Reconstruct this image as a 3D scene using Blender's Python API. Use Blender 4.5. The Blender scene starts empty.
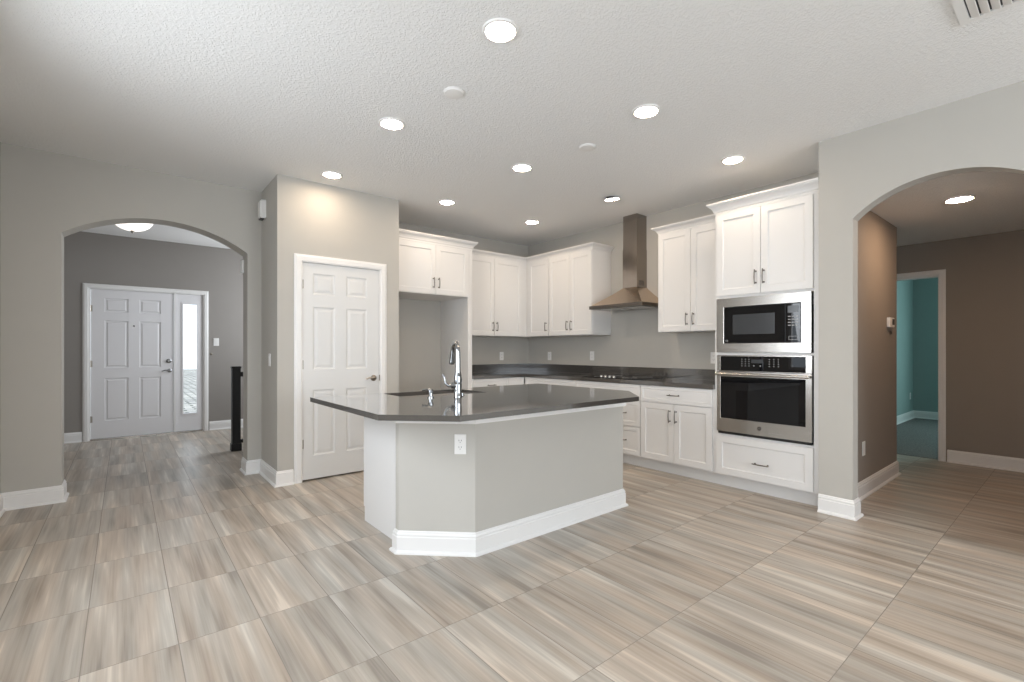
import bpy, bmesh, math, random
from mathutils import Vector, Matrix
from mathutils.geometry import tessellate_polygon
C = bpy.context.scene.collection
sc = bpy.context.scene
random.seed(7)
PI = math.pi
H = 2.818            # ceiling height of the great room, kitchen and foyer
HH = 2.445           # ceiling height of the hall on the right

# ------------------------------------------------------------------ camera, world, daylight, exposure
cam = bpy.data.objects.new('camera', bpy.data.cameras.new('camera')); C.objects.link(cam)
cam.data.sensor_width = 36.0
cam.data.lens = 472.9 / 1024 * 36.0
cam.data.shift_y = (350.06 - 341.0) / 1024
cam.data.clip_start = 0.05
cam.location = (0, 0, 1.23)
cam.rotation_euler = (PI / 2, 0, math.radians(50.636 - 90))
sc.camera = cam

sc.view_settings.view_transform = 'Standard'
sc.view_settings.look = 'None'
sc.view_settings.gamma = 1.0
sc.view_settings.use_curve_mapping = False
sc.view_settings.exposure = 0.45

world = bpy.data.worlds.new('sky'); sc.world = world
world.use_nodes = True
bg = world.node_tree.nodes['Background']
bg.inputs[0].default_value = (0.80, 0.90, 1.0, 1)
bg.inputs[1].default_value = 1.6


def area(name, loc, rot, sx, sy, power, col):
    l = bpy.data.lights.new(name, 'AREA'); l.shape = 'RECTANGLE'; l.size = sx; l.size_y = sy
    l.energy = power; l.color = col
    o = bpy.data.objects.new(name, l); C.objects.link(o)
    o.location = loc; o.rotation_euler = rot
    return o


DAY = (0.90, 0.945, 1.0)
# daylight standing in the window openings (left wall window, left wall sliding doors, rear wall windows added as fill)
area('daylight_window', (-1.00, 2.40, 1.75), (0, -PI / 2 + math.radians(24), 0), 1.40, 1.86, 46, DAY)
area('daylight_sliding_door', (-1.05, -1.35, 1.25), (0, -PI / 2 + math.radians(14), 0), 2.10, 2.9, 36, DAY)
area('daylight_rear_fill', (2.0, -4.25, 1.60), (PI / 2 - math.radians(8), 0, 0), 3.0, 1.7, 110, DAY)  # unseen source, added as fill from behind the camera
area('daylight_bedroom_window', (11.05, -0.5, 1.45), (0, PI / 2, 0), 1.3, 1.5, 44, (0.62, 0.93, 0.95))
area('daylight_foyer_window', (2.44, 7.55, 1.75), (0, PI / 2, 0), 1.4, 1.1, 30, DAY)


# ------------------------------------------------------------------ materials
def nmat(name):
    m = bpy.data.materials.new(name); m.use_nodes = True
    nt = m.node_tree; b = nt.nodes['Principled BSDF']
    return m, nt, b


def noise_bump(nt, b, scale, strength, dist=0.002, detail=2.0, ramp=None, coord='Object'):
    tc = nt.nodes.new('ShaderNodeTexCoord')
    n = nt.nodes.new('ShaderNodeTexNoise'); n.inputs['Scale'].default_value = scale; n.inputs['Detail'].default_value = detail
    nt.links.new(tc.outputs[coord], n.inputs['Vector'])
    src = n.outputs['Fac']
    if ramp:
        r = nt.nodes.new('ShaderNodeMapRange'); r.inputs[1].default_value = ramp[0]; r.inputs[2].default_value = ramp[1]
        nt.links.new(src, r.inputs[0]); src = r.outputs[0]
    bp = nt.nodes.new('ShaderNodeBump'); bp.inputs['Strength'].default_value = strength; bp.inputs['Distance'].default_value = dist
    nt.links.new(src, bp.inputs['Height']); nt.links.new(bp.outputs[0], b.inputs['Normal'])
    return tc, src


def plain(name, col, rough=0.5, metal=0.0, bump=None, var=0.02, spec=0.5):
    """procedural paint / metal / plastic: a base colour with a faint noise in it"""
    m, nt, b = nmat(name)
    b.inputs['Roughness'].default_value = rough; b.inputs['Metallic'].default_value = metal
    b.inputs['Specular IOR Level'].default_value = spec
    tc = nt.nodes.new('ShaderNodeTexCoord')
    n = nt.nodes.new('ShaderNodeTexNoise'); n.inputs['Scale'].default_value = 6.0
    nt.links.new(tc.outputs['Object'], n.inputs['Vector'])
    r = nt.nodes.new('ShaderNodeMix'); r.data_type = 'RGBA'
    r.inputs[6].default_value = (*[c * (1 - var) for c in col], 1)
    r.inputs[7].default_value = (*[min(1, c * (1 + var)) for c in col], 1)
    nt.links.new(n.outputs['Fac'], r.inputs[0]); nt.links.new(r.outputs[2], b.inputs['Base Color'])
    if bump:
        n2 = nt.nodes.new('ShaderNodeTexNoise'); n2.inputs['Scale'].default_value = bump[0]; n2.inputs['Detail'].default_value = 3
        nt.links.new(tc.outputs['Object'], n2.inputs['Vector'])
        bp = nt.nodes.new('ShaderNodeBump'); bp.inputs['Strength'].default_value = bump[1]; bp.inputs['Distance'].default_value = 0.002
        nt.links.new(n2.outputs['Fac'], bp.inputs['Height']); nt.links.new(bp.outputs[0], b.inputs['Normal'])
    return m


def emit(name, col, strength, base=(0.9, 0.9, 0.9)):
    m, nt, b = nmat(name)
    b.inputs['Base Color'].default_value = (*base, 1)
    b.inputs['Emission Color'].default_value = (*col, 1)
    b.inputs['Emission Strength'].default_value = strength
    return m


def ceiling_material():
    m, nt, b = nmat('knockdown_ceiling')
    b.inputs['Roughness'].default_value = 0.9
    b.inputs['Base Color'].default_value = (0.85, 0.85, 0.84, 1)
    tc = nt.nodes.new('ShaderNodeTexCoord')
    n = nt.nodes.new('ShaderNodeTexNoise'); n.inputs['Scale'].default_value = 70; n.inputs['Detail'].default_value = 2.5
    n.inputs['Distortion'].default_value = 0.6
    nt.links.new(tc.outputs['Object'], n.inputs['Vector'])
    r = nt.nodes.new('ShaderNodeMapRange'); r.inputs[1].default_value = 0.47; r.inputs[2].default_value = 0.60
    nt.links.new(n.outputs['Fac'], r.inputs[0])
    bp = nt.nodes.new('ShaderNodeBump'); bp.inputs['Strength'].default_value = 0.55; bp.inputs['Distance'].default_value = 0.003
    nt.links.new(r.outputs[0], bp.inputs['Height']); nt.links.new(bp.outputs[0], b.inputs['Normal'])
    return m


def tile_material():
    """12 x 24 inch vein-cut porcelain: stripes along the long side, another cut on every tile, thin grout"""
    m, nt, b = nmat('striped_porcelain_tile')
    N, L = nt.nodes.new, nt.links.new
    def math_(op, a=None, c=None):
        n = N('ShaderNodeMath'); n.operation = op
        for i, v in enumerate((a, c)):
            if v is None: continue
            if isinstance(v, (int, float)): n.inputs[i].default_value = v
            else: L(v, n.inputs[i])
        return n.outputs[0]
    tc = N('ShaderNodeTexCoord'); s = N('ShaderNodeSeparateXYZ'); L(tc.outputs['Object'], s.inputs[0])
    u = math_('DIVIDE', math_('ADD', s.outputs[0], 0.13 + 0.307 * 10), 0.307)
    v = math_('DIVIDE', math_('ADD', s.outputs[1], 0.60 * 10 - 0.0), 0.601)
    iu, iv = math_('FLOOR', u), math_('FLOOR', v)
    fu, fv = math_('FRACT', u), math_('FRACT', v)
    cid = N('ShaderNodeCombineXYZ'); L(iu, cid.inputs[0]); L(iv, cid.inputs[1])
    wn = N('ShaderNodeTexWhiteNoise'); wn.noise_dimensions = '2D'; L(cid.outputs[0], wn.inputs['Vector'])
    sw = N('ShaderNodeSeparateColor'); L(wn.outputs['Color'], sw.inputs[0])
    def stripes(fx, fy, seed, detail, rough=0.5, dist=0.0):
        c = N('ShaderNodeCombineXYZ')
        L(math_('ADD', math_('MULTIPLY', s.outputs[0], fx), math_('MULTIPLY', sw.outputs[0], 37.0 + seed)), c.inputs[0])
        L(math_('ADD', math_('MULTIPLY', s.outputs[1], fy), math_('MULTIPLY', sw.outputs[1], 19.0 + seed)), c.inputs[1])
        n = N('ShaderNodeTexNoise'); n.noise_dimensions = '2D'
        n.inputs['Scale'].default_value = 1.0; n.inputs['Detail'].default_value = detail; n.inputs['Roughness'].default_value = rough
        n.inputs['Distortion'].default_value = dist
        L(c.outputs[0], n.inputs['Vector'])
        return n.outputs['Fac']
    broad = stripes(12.0, 0.9, 0, 2.0, 0.55, 0.15)
    fine = stripes(75.0, 1.6, 5, 2.0, 0.6, 0.0)
    tone = stripes(9.0, 0.5, 11, 1.0)
    mixv = math_('ADD', math_('MULTIPLY', broad, 0.72), math_('MULTIPLY', fine, 0.28))
    mixv = math_('ADD', mixv, math_('MULTIPLY', math_('SUBTRACT', sw.outputs[2], 0.5), 0.10))
    cr = N('ShaderNodeValToRGB'); L(mixv, cr.inputs[0])
    e = cr.color_ramp.elements
    e[0].position = 0.30; e[0].color = (0.27, 0.235, 0.20, 1)
    e[1].position = 0.70; e[1].color = (0.60, 0.55, 0.485, 1)
    for p, c in ((0.40, (0.355, 0.315, 0.272, 1)), (0.50, (0.415, 0.372, 0.325, 1)), (0.60, (0.47, 0.427, 0.378, 1))):
        k = e.new(p); k.color = c
    cr2 = N('ShaderNodeValToRGB'); L(tone, cr2.inputs[0])
    f = cr2.color_ramp.elements
    f[0].position = 0.38; f[0].color = (1.045, 0.985, 0.925, 1)
    f[1].position = 0.62; f[1].color = (0.985, 1.0, 0.995, 1)
    mu = N('ShaderNodeMix'); mu.data_type = 'RGBA'; mu.blend_type = 'MULTIPLY'; mu.inputs[0].default_value = 1
    L(cr.outputs[0], mu.inputs[6]); L(cr2.outputs[0], mu.inputs[7])
    # grout
    du = math_('MULTIPLY', math_('MINIMUM', fu, math_('SUBTRACT', 1.0, fu)), 0.307)
    dv = math_('MULTIPLY', math_('MINIMUM', fv, math_('SUBTRACT', 1.0, fv)), 0.601)
    gu = math_('LESS_THAN', du, 0.0018); gv = math_('LESS_THAN', dv, 0.0016)
    g = math_('MAXIMUM', gu, gv)
    mg = N('ShaderNodeMix'); mg.data_type = 'RGBA'; L(g, mg.inputs[0]); L(mu.outputs[2], mg.inputs[6]); mg.inputs[7].default_value = (0.27, 0.24, 0.21, 1)
    L(mg.outputs[2], b.inputs['Base Color'])
    rr = math_('ADD', math_('MULTIPLY', g, 0.4), 0.36); L(rr, b.inputs['Roughness'])
    bp = N('ShaderNodeBump'); bp.inputs['Strength'].default_value = 0.35; bp.inputs['Distance'].default_value = 0.002
    L(math_('SUBTRACT', 1.0, g), bp.inputs['Height']); L(bp.outputs[0], b.inputs['Normal'])
    b.inputs['Specular IOR Level'].default_value = 0.42
    return m


def quartz_material():
    m, nt, b = nmat('dark_grey_quartz')
    tc = nt.nodes.new('ShaderNodeTexCoord')
    n = nt.nodes.new('ShaderNodeTexNoise'); n.inputs['Scale'].default_value = 160; n.inputs['Detail'].default_value = 3
    nt.links.new(tc.outputs['Object'], n.inputs['Vector'])
    r = nt.nodes.new('ShaderNodeValToRGB'); nt.links.new(n.outputs['Fac'], r.inputs[0])
    r.color_ramp.elements[0].position = 0.35; r.color_ramp.elements[0].color = (0.052, 0.048, 0.044, 1)
    r.color_ramp.elements[1].position = 0.75; r.color_ramp.elements[1].color = (0.074, 0.069, 0.064, 1)
    nt.links.new(r.outputs[0], b.inputs['Base Color'])
    b.inputs['Roughness'].default_value = 0.13
    b.inputs['Coat Weight'].default_value = 1.0
    b.inputs['Coat Roughness'].default_value = 0.06
    b.inputs['Coat IOR'].default_value = 1.85
    b.inputs['Specular IOR Level'].default_value = 1.0
    return m


def brushed_steel(name, col, rough, sx, sy, sz):
    m, nt, b = nmat(name)
    b.inputs['Metallic'].default_value = 1.0
    b.inputs['Base Color'].default_value = (*col, 1)
    tc = nt.nodes.new('ShaderNodeTexCoord')
    mp = nt.nodes.new('ShaderNodeMapping'); mp.inputs['Scale'].default_value = (sx, sy, sz)
    nt.links.new(tc.outputs['Object'], mp.inputs['Vector'])
    n = nt.nodes.new('ShaderNodeTexNoise'); n.inputs['Scale'].default_value = 1.0; n.inputs['Detail'].default_value = 3
    nt.links.new(mp.outputs[0], n.inputs['Vector'])
    r = nt.nodes.new('ShaderNodeMapRange'); r.inputs[3].default_value = rough * 0.75; r.inputs[4].default_value = rough * 1.3
    nt.links.new(n.outputs['Fac'], r.inputs[0]); nt.links.new(r.outputs[0], b.inputs['Roughness'])
    bp = nt.nodes.new('ShaderNodeBump'); bp.inputs['Strength'].default_value = 0.03; bp.inputs['Distance'].default_value = 0.001
    nt.links.new(n.outputs['Fac'], bp.inputs['Height']); nt.links.new(bp.outputs[0], b.inputs['Normal'])
    return m


def glass_material(name, col=(1, 1, 1), rough=0.0):
    m, nt, b = nmat(name)
    b.inputs['Base Color'].default_value = (*col, 1)
    b.inputs['Transmission Weight'].default_value = 1.0
    b.inputs['Roughness'].default_value = rough
    b.inputs['IOR'].default_value = 1.03
    return m


def carpet_material():
    m, nt, b = nmat('grey_carpet')
    b.inputs['Roughness'].default_value = 0.95
    b.inputs['Specular IOR Level'].default_value = 0.1
    tc = nt.nodes.new('ShaderNodeTexCoord')
    n = nt.nodes.new('ShaderNodeTexNoise'); n.inputs['Scale'].default_value = 60; n.inputs['Detail'].default_value = 4
    nt.links.new(tc.outputs['Object'], n.inputs['Vector'])
    r = nt.nodes.new('ShaderNodeValToRGB'); nt.links.new(n.outputs['Fac'], r.inputs[0])
    r.color_ramp.elements[0].position = 0.3; r.color_ramp.elements[0].color = (0.14, 0.135, 0.13, 1)
    r.color_ramp.elements[1].position = 0.7; r.color_ramp.elements[1].color = (0.24, 0.23, 0.22, 1)
    nt.links.new(r.outputs[0], b.inputs['Base Color'])
    bp = nt.nodes.new('ShaderNodeBump'); bp.inputs['Strength'].default_value = 0.5; bp.inputs['Distance'].default_value = 0.01
    nt.links.new(n.outputs['Fac'], bp.inputs['Height']); nt.links.new(bp.outputs[0], b.inputs['Normal'])
    return m


def paver_material():
    m, nt, b = nmat('pale_driveway_pavers')
    tc = nt.nodes.new('ShaderNodeTexCoord')
    n = nt.nodes.new('ShaderNodeTexBrick'); n.inputs['Scale'].default_value = 1.2
    n.inputs['Color1'].default_value = (0.62, 0.58, 0.52, 1); n.inputs['Color2'].default_value = (0.30, 0.29, 0.27, 1)
    n.inputs['Mortar'].default_value = (0.12, 0.12, 0.10, 1); n.inputs['Mortar Size'].default_value = 0.04
    nt.links.new(tc.outputs['Object'], n.inputs['Vector'])
    nt.links.new(n.outputs['Color'], b.inputs['Base Color'])
    b.inputs['Roughness'].default_value = 0.9
    return m


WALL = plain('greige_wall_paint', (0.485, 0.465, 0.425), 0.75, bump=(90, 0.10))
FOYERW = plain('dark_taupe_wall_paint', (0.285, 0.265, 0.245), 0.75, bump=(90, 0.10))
HALLW = plain('warm_dim_hall_wall', (0.305, 0.270, 0.235), 0.75, bump=(90, 0.10))  # warm, dim hall light put into a browner wall colour
TEALW = plain('teal_wall_paint', (0.29, 0.385, 0.37), 0.75, bump=(90, 0.10))
CEIL = ceiling_material()
TILE = tile_material()
QUARTZ = quartz_material()
TRIM = plain('white_trim_paint', (0.80, 0.79, 0.775), 0.35, var=0.008)
CAB = plain('white_cabinet_paint', (0.74, 0.73, 0.715), 0.38, var=0.008)
DOORW = plain('white_door_paint', (0.70, 0.70, 0.69), 0.4, var=0.008)
PLATE = plain('white_plastic', (0.82, 0.81, 0.79), 0.35, var=0.01)
SLOT = plain('dark_slot', (0.03, 0.03, 0.03), 0.5)
STEEL = brushed_steel('brushed_stainless_steel', (0.50, 0.475, 0.445), 0.24, 3, 3, 220)
STEELV = brushed_steel('chimney_stainless_brown_reflection', (0.33, 0.295, 0.265), 0.17, 30, 30, 3)  # stainless, with the brown reflection of the room put into its colour
STEELC = brushed_steel('canopy_stainless_copper_reflection', (0.60, 0.47, 0.355), 0.17, 30, 30, 3)  # same stainless, tinted copper to carry the warm reflection on the canopy
STEELD = brushed_steel('dark_rim_steel', (0.17, 0.155, 0.14), 0.3, 3, 3, 60)
SINKS = plain('satin_sink_steel', (0.42, 0.38, 0.34), 0.45, 0.45)
CHROME = plain('polished_chrome', (0.34, 0.35, 0.36), 0.07, 1.0, var=0.01)
NICKEL = plain('aged_nickel', (0.33, 0.30, 0.26), 0.28, 1.0)
PULL = plain('gunmetal_pull', (0.16, 0.145, 0.13), 0.32, 1.0)
BLACKG = plain('black_appliance_glass', (0.004, 0.004, 0.005), 0.02, spec=0.45)
BLACKP = plain('black_plastic', (0.012, 0.012, 0.012), 0.35)
SCREEN = plain('smoked_screen', (0.045, 0.048, 0.052), 0.16)
INK = plain('pale_grey_print', (0.42, 0.42, 0.42), 0.5)
IRON = plain('black_painted_railing', (0.008, 0.008, 0.009), 0.45)
CARPET = carpet_material()
PAVER = paver_material()
CLEAR = glass_material('clear_glass')
WARM = (1.0, 0.80, 0.60)
LED = emit('lit_led_lens', WARM, 68.0)
LEDHALL = emit('lit_hall_lens', (1.0, 0.66, 0.42), 135.0)
DOME = emit('lit_alabaster_dome', (1.0, 0.93, 0.86), 1.1)


# ------------------------------------------------------------------ helpers
def make(name, bm, mat, parent=None, smooth=False, kind=None, label=None):
    bmesh.ops.recalc_face_normals(bm, faces=bm.faces)
    me = bpy.data.meshes.new(name); bm.to_mesh(me); bm.free()
    mats = mat if isinstance(mat, (list, tuple)) else [mat]
    for mm in mats: me.materials.append(mm)
    if smooth:
        me.set_sharp_from_angle(angle=math.radians(35))
        for p in me.polygons: p.use_smooth = True
        me.set_sharp_from_angle(angle=math.radians(35))
    o = bpy.data.objects.new(name, me); C.objects.link(o)
    if parent is not None: o.parent = parent
    if kind: o['kind'] = kind
    if label: o['label'] = label
    return o


def struct(name, bm, mat, smooth=False):
    return make(name, bm, mat, None, smooth, 'structure')


def thing(name, label, cat, loc=(0, 0, 0), rz=0.0, group=None, kind=None):
    o = bpy.data.objects.new(name, None); C.objects.link(o)
    o.empty_display_size = 0.1
    o.location = loc; o.rotation_euler = (0, 0, rz)
    if kind: o['kind'] = kind
    else:
        o['label'] = label; o['category'] = cat
        if group: o['group'] = group
    return o


def tag(o, label, cat, group=None):
    o['label'] = label; o['category'] = cat
    if group: o['group'] = group
    return o


def dup(root, loc=None, rz=None, label=None, group=None):
    r = root.copy(); C.objects.link(r)
    if loc is not None: r.location = loc
    if rz is not None: r.rotation_euler = (0, 0, rz)
    if label: r['label'] = label
    if group: r['group'] = group
    for ch in list(root.children):
        c = ch.copy(); C.objects.link(c); c.parent = r
        for g in list(ch.children):
            d = g.copy(); C.objects.link(d); d.parent = c
    return r


def new(): return bmesh.new()


def box(bm, x0, x1, y0, y1, z0, z1, bev=0.0):
    v = [bm.verts.new((x, y, z)) for z in (z0, z1) for y in (y0, y1) for x in (x0, x1)]
    fs = [bm.faces.new([v[i] for i in q]) for q in ((0, 2, 3, 1), (4, 5, 7, 6), (0, 1, 5, 4), (2, 6, 7, 3), (0, 4, 6, 2), (1, 3, 7, 5))]
    if bev > 0:
        es = list({e for f in fs for e in f.edges})
        bmesh.ops.bevel(bm, geom=es, offset=bev, segments=2, profile=0.5, affect='EDGES', clamp_overlap=True)
    return bm


def Box(*a, **k): return box(new(), *a, **k)


def prism(bm, pts, lo, hi, axis='z'):
    """polygon pts extruded from lo to hi along an axis; pts are the two other coordinates in order x, y, z"""
    def V(p, t):
        if axis == 'z': return (p[0], p[1], t)
        if axis == 'y': return (p[0], t, p[1])
        return (t, p[0], p[1])
    a = [bm.verts.new(V(p, lo)) for p in pts]; b_ = [bm.verts.new(V(p, hi)) for p in pts]
    bm.faces.new(a); bm.faces.new(b_[::-1])
    n = len(pts)
    for i in range(n):
        bm.faces.new([a[i], b_[i], b_[(i + 1) % n], a[(i + 1) % n]])
    return bm


def sweep(bm, path, prof):
    """mitred moulding: prof is [(out, z)], out to the right of the path's direction"""
    n = len(path); rings = []
    for i in range(n):
        p = Vector(path[i]).to_2d()
        dirs = []
        if i > 0: dirs.append((p - Vector(path[i - 1]).to_2d()).normalized())
        if i < n - 1: dirs.append((Vector(path[i + 1]).to_2d() - p).normalized())
        ns = [Vector((d.y, -d.x)) for d in dirs]
        m = sum(ns, Vector((0, 0))); m.normalize()
        k = 1.0 / max(0.2, m.dot(ns[0]))
        rings.append([bm.verts.new((p.x + m.x * k * o, p.y + m.y * k * o, z)) for o, z in prof])
    q = len(prof)
    for i in range(n - 1):
        for j in range(q):
            bm.faces.new([rings[i][j], rings[i][(j + 1) % q], rings[i + 1][(j + 1) % q], rings[i + 1][j]])
    bm.faces.new(rings[0]); bm.faces.new(rings[-1][::-1])
    return bm


BASEP = [(0, 0), (0.030, 0), (0.029, 0.010), (0.022, 0.018), (0.016, 0.020), (0.016, 0.098), (0.0125, 0.102), (0.0125, 0.108), (0.014, 0.111),
         (0.013, 0.117), (0.0085, 0.123), (0.007, 0.130), (0.003, 0.135), (0, 0.135)]
CROWNP = [(0, 0), (0.006, 0), (0.006, 0.020), (0.012, 0.024), (0.016, 0.040), (0.026, 0.058), (0.042, 0.072), (0.048, 0.078), (0.048, 0.084),
          (0.056, 0.088), (0.056, 0.100), (0, 0.100)]


def zoff(prof, z): return [(a, b + z) for a, b in prof]


def cyl(bm, c, r, h, axis='z', seg=24, r2=None):
    r2 = r if r2 is None else r2
    c = Vector(c)
    def V(a, rr, t):
        x, y = math.cos(a) * rr, math.sin(a) * rr
        if axis == 'z': return c + Vector((x, y, t))
        if axis == 'y': return c + Vector((x, t, y))
        return c + Vector((t, x, y))
    A = [bm.verts.new(V(2 * PI * i / seg, r, 0)) for i in range(seg)]
    B = [bm.verts.new(V(2 * PI * i / seg, r2, h)) for i in range(seg)]
    bm.faces.new(A); bm.faces.new(B[::-1])
    for i in range(seg):
        bm.faces.new([A[i], A[(i + 1) % seg], B[(i + 1) % seg], B[i]])
    return bm


def lathe(bm, prof, c=(0, 0, 0), seg=32, axis='z'):
    c = Vector(c); rings = []
    for r, z in prof:
        ring = []
        for i in range(seg):
            a = 2 * PI * i / seg
            x, y = math.cos(a) * max(r, 1e-5), math.sin(a) * max(r, 1e-5)
            ring.append(bm.verts.new(c + (Vector((x, y, z)) if axis == 'z' else Vector((x, z, y)) if axis == 'y' else Vector((z, x, y)))))
        rings.append(ring)
    for k in range(len(rings) - 1):
        for i in range(seg):
            bm.faces.new([rings[k][i], rings[k][(i + 1) % seg], rings[k + 1][(i + 1) % seg], rings[k + 1][i]])
    bm.faces.new(rings[0]); bm.faces.new(rings[-1][::-1])
    return bm


def tube(bm, pts, radii, seg=14, smooth=4):
    P = [Vector(p) for p in pts]
    R = list(radii) if isinstance(radii, (list, tuple)) else [radii] * len(P)
    if smooth:
        Q, RR = [], []
        for i in range(len(P) - 1):
            p0, p1, p2, p3 = P[max(i - 1, 0)], P[i], P[i + 1], P[min(i + 2, len(P) - 1)]
            for k in range(smooth):
                t = k / smooth
                Q.append(0.5 * ((2 * p1) + (p2 - p0) * t + (2 * p0 - 5 * p1 + 4 * p2 - p3) * t * t + (3 * p1 - p0 - 3 * p2 + p3) * t ** 3))
                RR.append(R[i] * (1 - t) + R[i + 1] * t)
        Q.append(P[-1]); RR.append(R[-1]); P, R = Q, RR
    T = [(P[min(i + 1, len(P) - 1)] - P[max(i - 1, 0)]).normalized() for i in range(len(P))]
    ref = Vector((0, 0, 1)) if abs(T[0].z) < 0.9 else Vector((1, 0, 0))
    nrm = T[0].cross(ref).normalized(); rings = []
    for i in range(len(P)):
        nrm = (nrm - T[i] * nrm.dot(T[i])).normalized()
        bn = T[i].cross(nrm)
        rings.append([bm.verts.new(P[i] + (nrm * math.cos(2 * PI * k / seg) + bn * math.sin(2 * PI * k / seg)) * R[i]) for k in range(seg)])
    for i in range(len(rings) - 1):
        for k in range(seg):
            bm.faces.new([rings[i][k], rings[i][(k + 1) % seg], rings[i + 1][(k + 1) % seg], rings[i + 1][k]])
    bm.faces.new(rings[0]); bm.faces.new(rings[-1][::-1])
    return bm


def panelled(bm, x0, x1, z0, z1, yf, t, panels, prof):
    """a slab whose front (y = yf, facing -y) has recessed panels; prof = [(inset, depth)] rings"""
    xs = sorted({x0, x1, *[p[0] for p in panels], *[p[1] for p in panels]})
    zs = sorted({z0, z1, *[p[2] for p in panels], *[p[3] for p in panels]})
    vg = {}
    def v(x, z):
        if (x, z) not in vg: vg[(x, z)] = bm.verts.new((x, yf, z))
        return vg[(x, z)]
    def is_panel(a, b_, c, d):
        return any(p[0] <= a and b_ <= p[1] and p[2] <= c and d <= p[3] for p in panels)
    for i in range(len(xs) - 1):
        for j in range(len(zs) - 1):
            a, b_, c, d = xs[i], xs[i + 1], zs[j], zs[j + 1]
            if is_panel(a, b_, c, d): continue
            bm.faces.new([v(a, c), v(b_, c), v(b_, d), v(a, d)])
    for (a, b_, c, d) in panels:
        px = [x for x in xs if a <= x <= b_]; pz = [z for z in zs if c <= z <= d]
        outer = [v(x, c) for x in px] + [v(b_, z) for z in pz[1:]] + [v(x, d) for x in reversed(px[:-1])] + [v(a, z) for z in reversed(pz[1:-1])]
        first = [v(a, c), v(b_, c), v(b_, d), v(a, d)]
        prev = first
        for k, (ins, dep) in enumerate(prof):
            ring = [bm.verts.new((xx, yf + dep, zz)) for xx, zz in ((a + ins, c + ins), (b_ - ins, c + ins), (b_ - ins, d - ins), (a + ins, d - ins))]
            for q in range(4):
                bm.faces.new([prev[q], prev[(q + 1) % 4], ring[(q + 1) % 4], ring[q]])
            prev = ring
        bm.faces.new(prev)
    # sides and back
    B = [bm.verts.new((x, yf + t, z)) for x, z in ((x0, z0), (x1, z0), (x1, z1), (x0, z1))]
    rim = [[v(x, z0) for x in xs], [v(x1, z) for z in zs], [v(x, z1) for x in reversed(xs)], [v(x0, z) for z in reversed(zs)]]
    for q in range(4):
        bm.faces.new(rim[q] + [B[(q + 1) % 4], B[q]])
    bm.faces.new(B[::-1])
    return bm


SHAKER = [(0.003, 0.007), (0.010, 0.009)]


def shaker(name, x0, x1, z0, z1, parent, yf=-0.02, rail=0.057, mat=None):
    bm = panelled(new(), x0, x1, z0, z1, yf, 0.019, [(x0 + rail, x1 - rail, z0 + rail, z1 - rail)], SHAKER)
    return make(name, bm, mat or CAB, parent)


def slabfront(name, x0, x1, z0, z1, parent, yf=-0.02):
    bm = panelled(new(), x0, x1, z0, z1, yf, 0.019, [(x0 + 0.03, x1 - 0.03, z0 + 0.03, z1 - 0.03)], [(0.003, 0.005), (0.008, 0.006)])
    return make(name, bm, CAB, parent)


def pull(cx, cz, parent, vertical=True, yf=-0.02, L=0.118):
    bm = new(); h = L / 2
    def pt(s, y): return (cx, yf - y, cz + s) if vertical else (cx + s, yf - y, cz)
    tube(bm, [pt(-h * 1.05, 0.026), pt(-h * 0.6, 0.031), pt(0, 0.033), pt(h * 0.6, 0.031), pt(h * 1.05, 0.026)], [0.0042, 0.0045, 0.005, 0.0045, 0.0042], 10, 3)
    for s in (-h * 0.82, h * 0.82):
        tube(bm, [pt(s, -0.001), pt(s, 0.004), pt(s, 0.029)], [0.0085, 0.005, 0.0045], 10, 0)
    return make('handle', bm, PULL, parent, True)


def text_mesh(name, s, size, mat, parent, loc, rot, depth=0.0006):
    cu = bpy.data.curves.new(name, 'FONT'); cu.body = s; cu.size = size; cu.extrude = depth
    cu.align_x = 'CENTER'; cu.align_y = 'CENTER'
    t = bpy.data.objects.new(name, cu)
    me = bpy.data.meshes.new_from_object(t)
    bpy.data.objects.remove(t)
    me.materials.clear(); me.materials.append(mat)
    o = bpy.data.objects.new(name, me); C.objects.link(o); o.parent = parent
    o.location = loc; o.rotation_euler = rot
    return o


# ------------------------------------------------------------------ structure: floor and ceilings
struct('floor', Box(-1.6, 7.07, -4.2, 8.75, -0.12, 0.0), TILE)
struct('floor_bedroom', Box(7.07, 11.3, -1.6, 2.2, -0.12, 0.004), CARPET)
struct('ceiling', Box(-1.6, 4.95, -4.2, 8.75, H, H + 0.12), CEIL)
bm = Box(4.217, 7.13, -1.6, 1.307, HH, HH + 0.12); box(bm, 5.80, 7.13, 1.307, 2.6, HH, HH + 0.12)
struct('ceiling_hall', bm, CEIL)
struct('ceiling_bedroom', Box(7.13, 11.3, -1.6, 2.2, H, H + 0.12), CEIL)
struct('ground_outside', Box(-12, 14, 8.75, 40, -0.25, -0.10), PAVER)


def arch_outline(a0, a1, o0, o1, spring, rise, top, n=28):
    """wall outline in (along, z) with an arched opening from o0 to o1"""
    half = (o1 - o0) / 2; R = (half * half + rise * rise) / (2 * rise); cz = spring + rise - R; c = (o0 + o1) / 2
    ang = math.asin(half / R)
    arc = [(c + R * math.sin(-ang + 2 * ang * i / n), cz + R * math.cos(-ang + 2 * ang * i / n)) for i in range(n + 1)]
    return [(a0, 0), (o0, 0)] + arc + [(o1, 0), (a1, 0), (a1, top), (a0, top)]


# entry wall with its arch (faces the great room)
struct('wall_entry_arch', prism(new(), arch_outline(-0.85, 1.069, -0.392, 0.944, 2.185, 0.215, H), 5.279, 5.495, 'y'), WALL, True)
# right wall with its arch
struct('wall_right_arch', prism(new(), arch_outline(-4.2, 1.307, 0.112, 1.088, 2.187, 0.200, H), 4.101, 4.217, 'x'), WALL, True)


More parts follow.
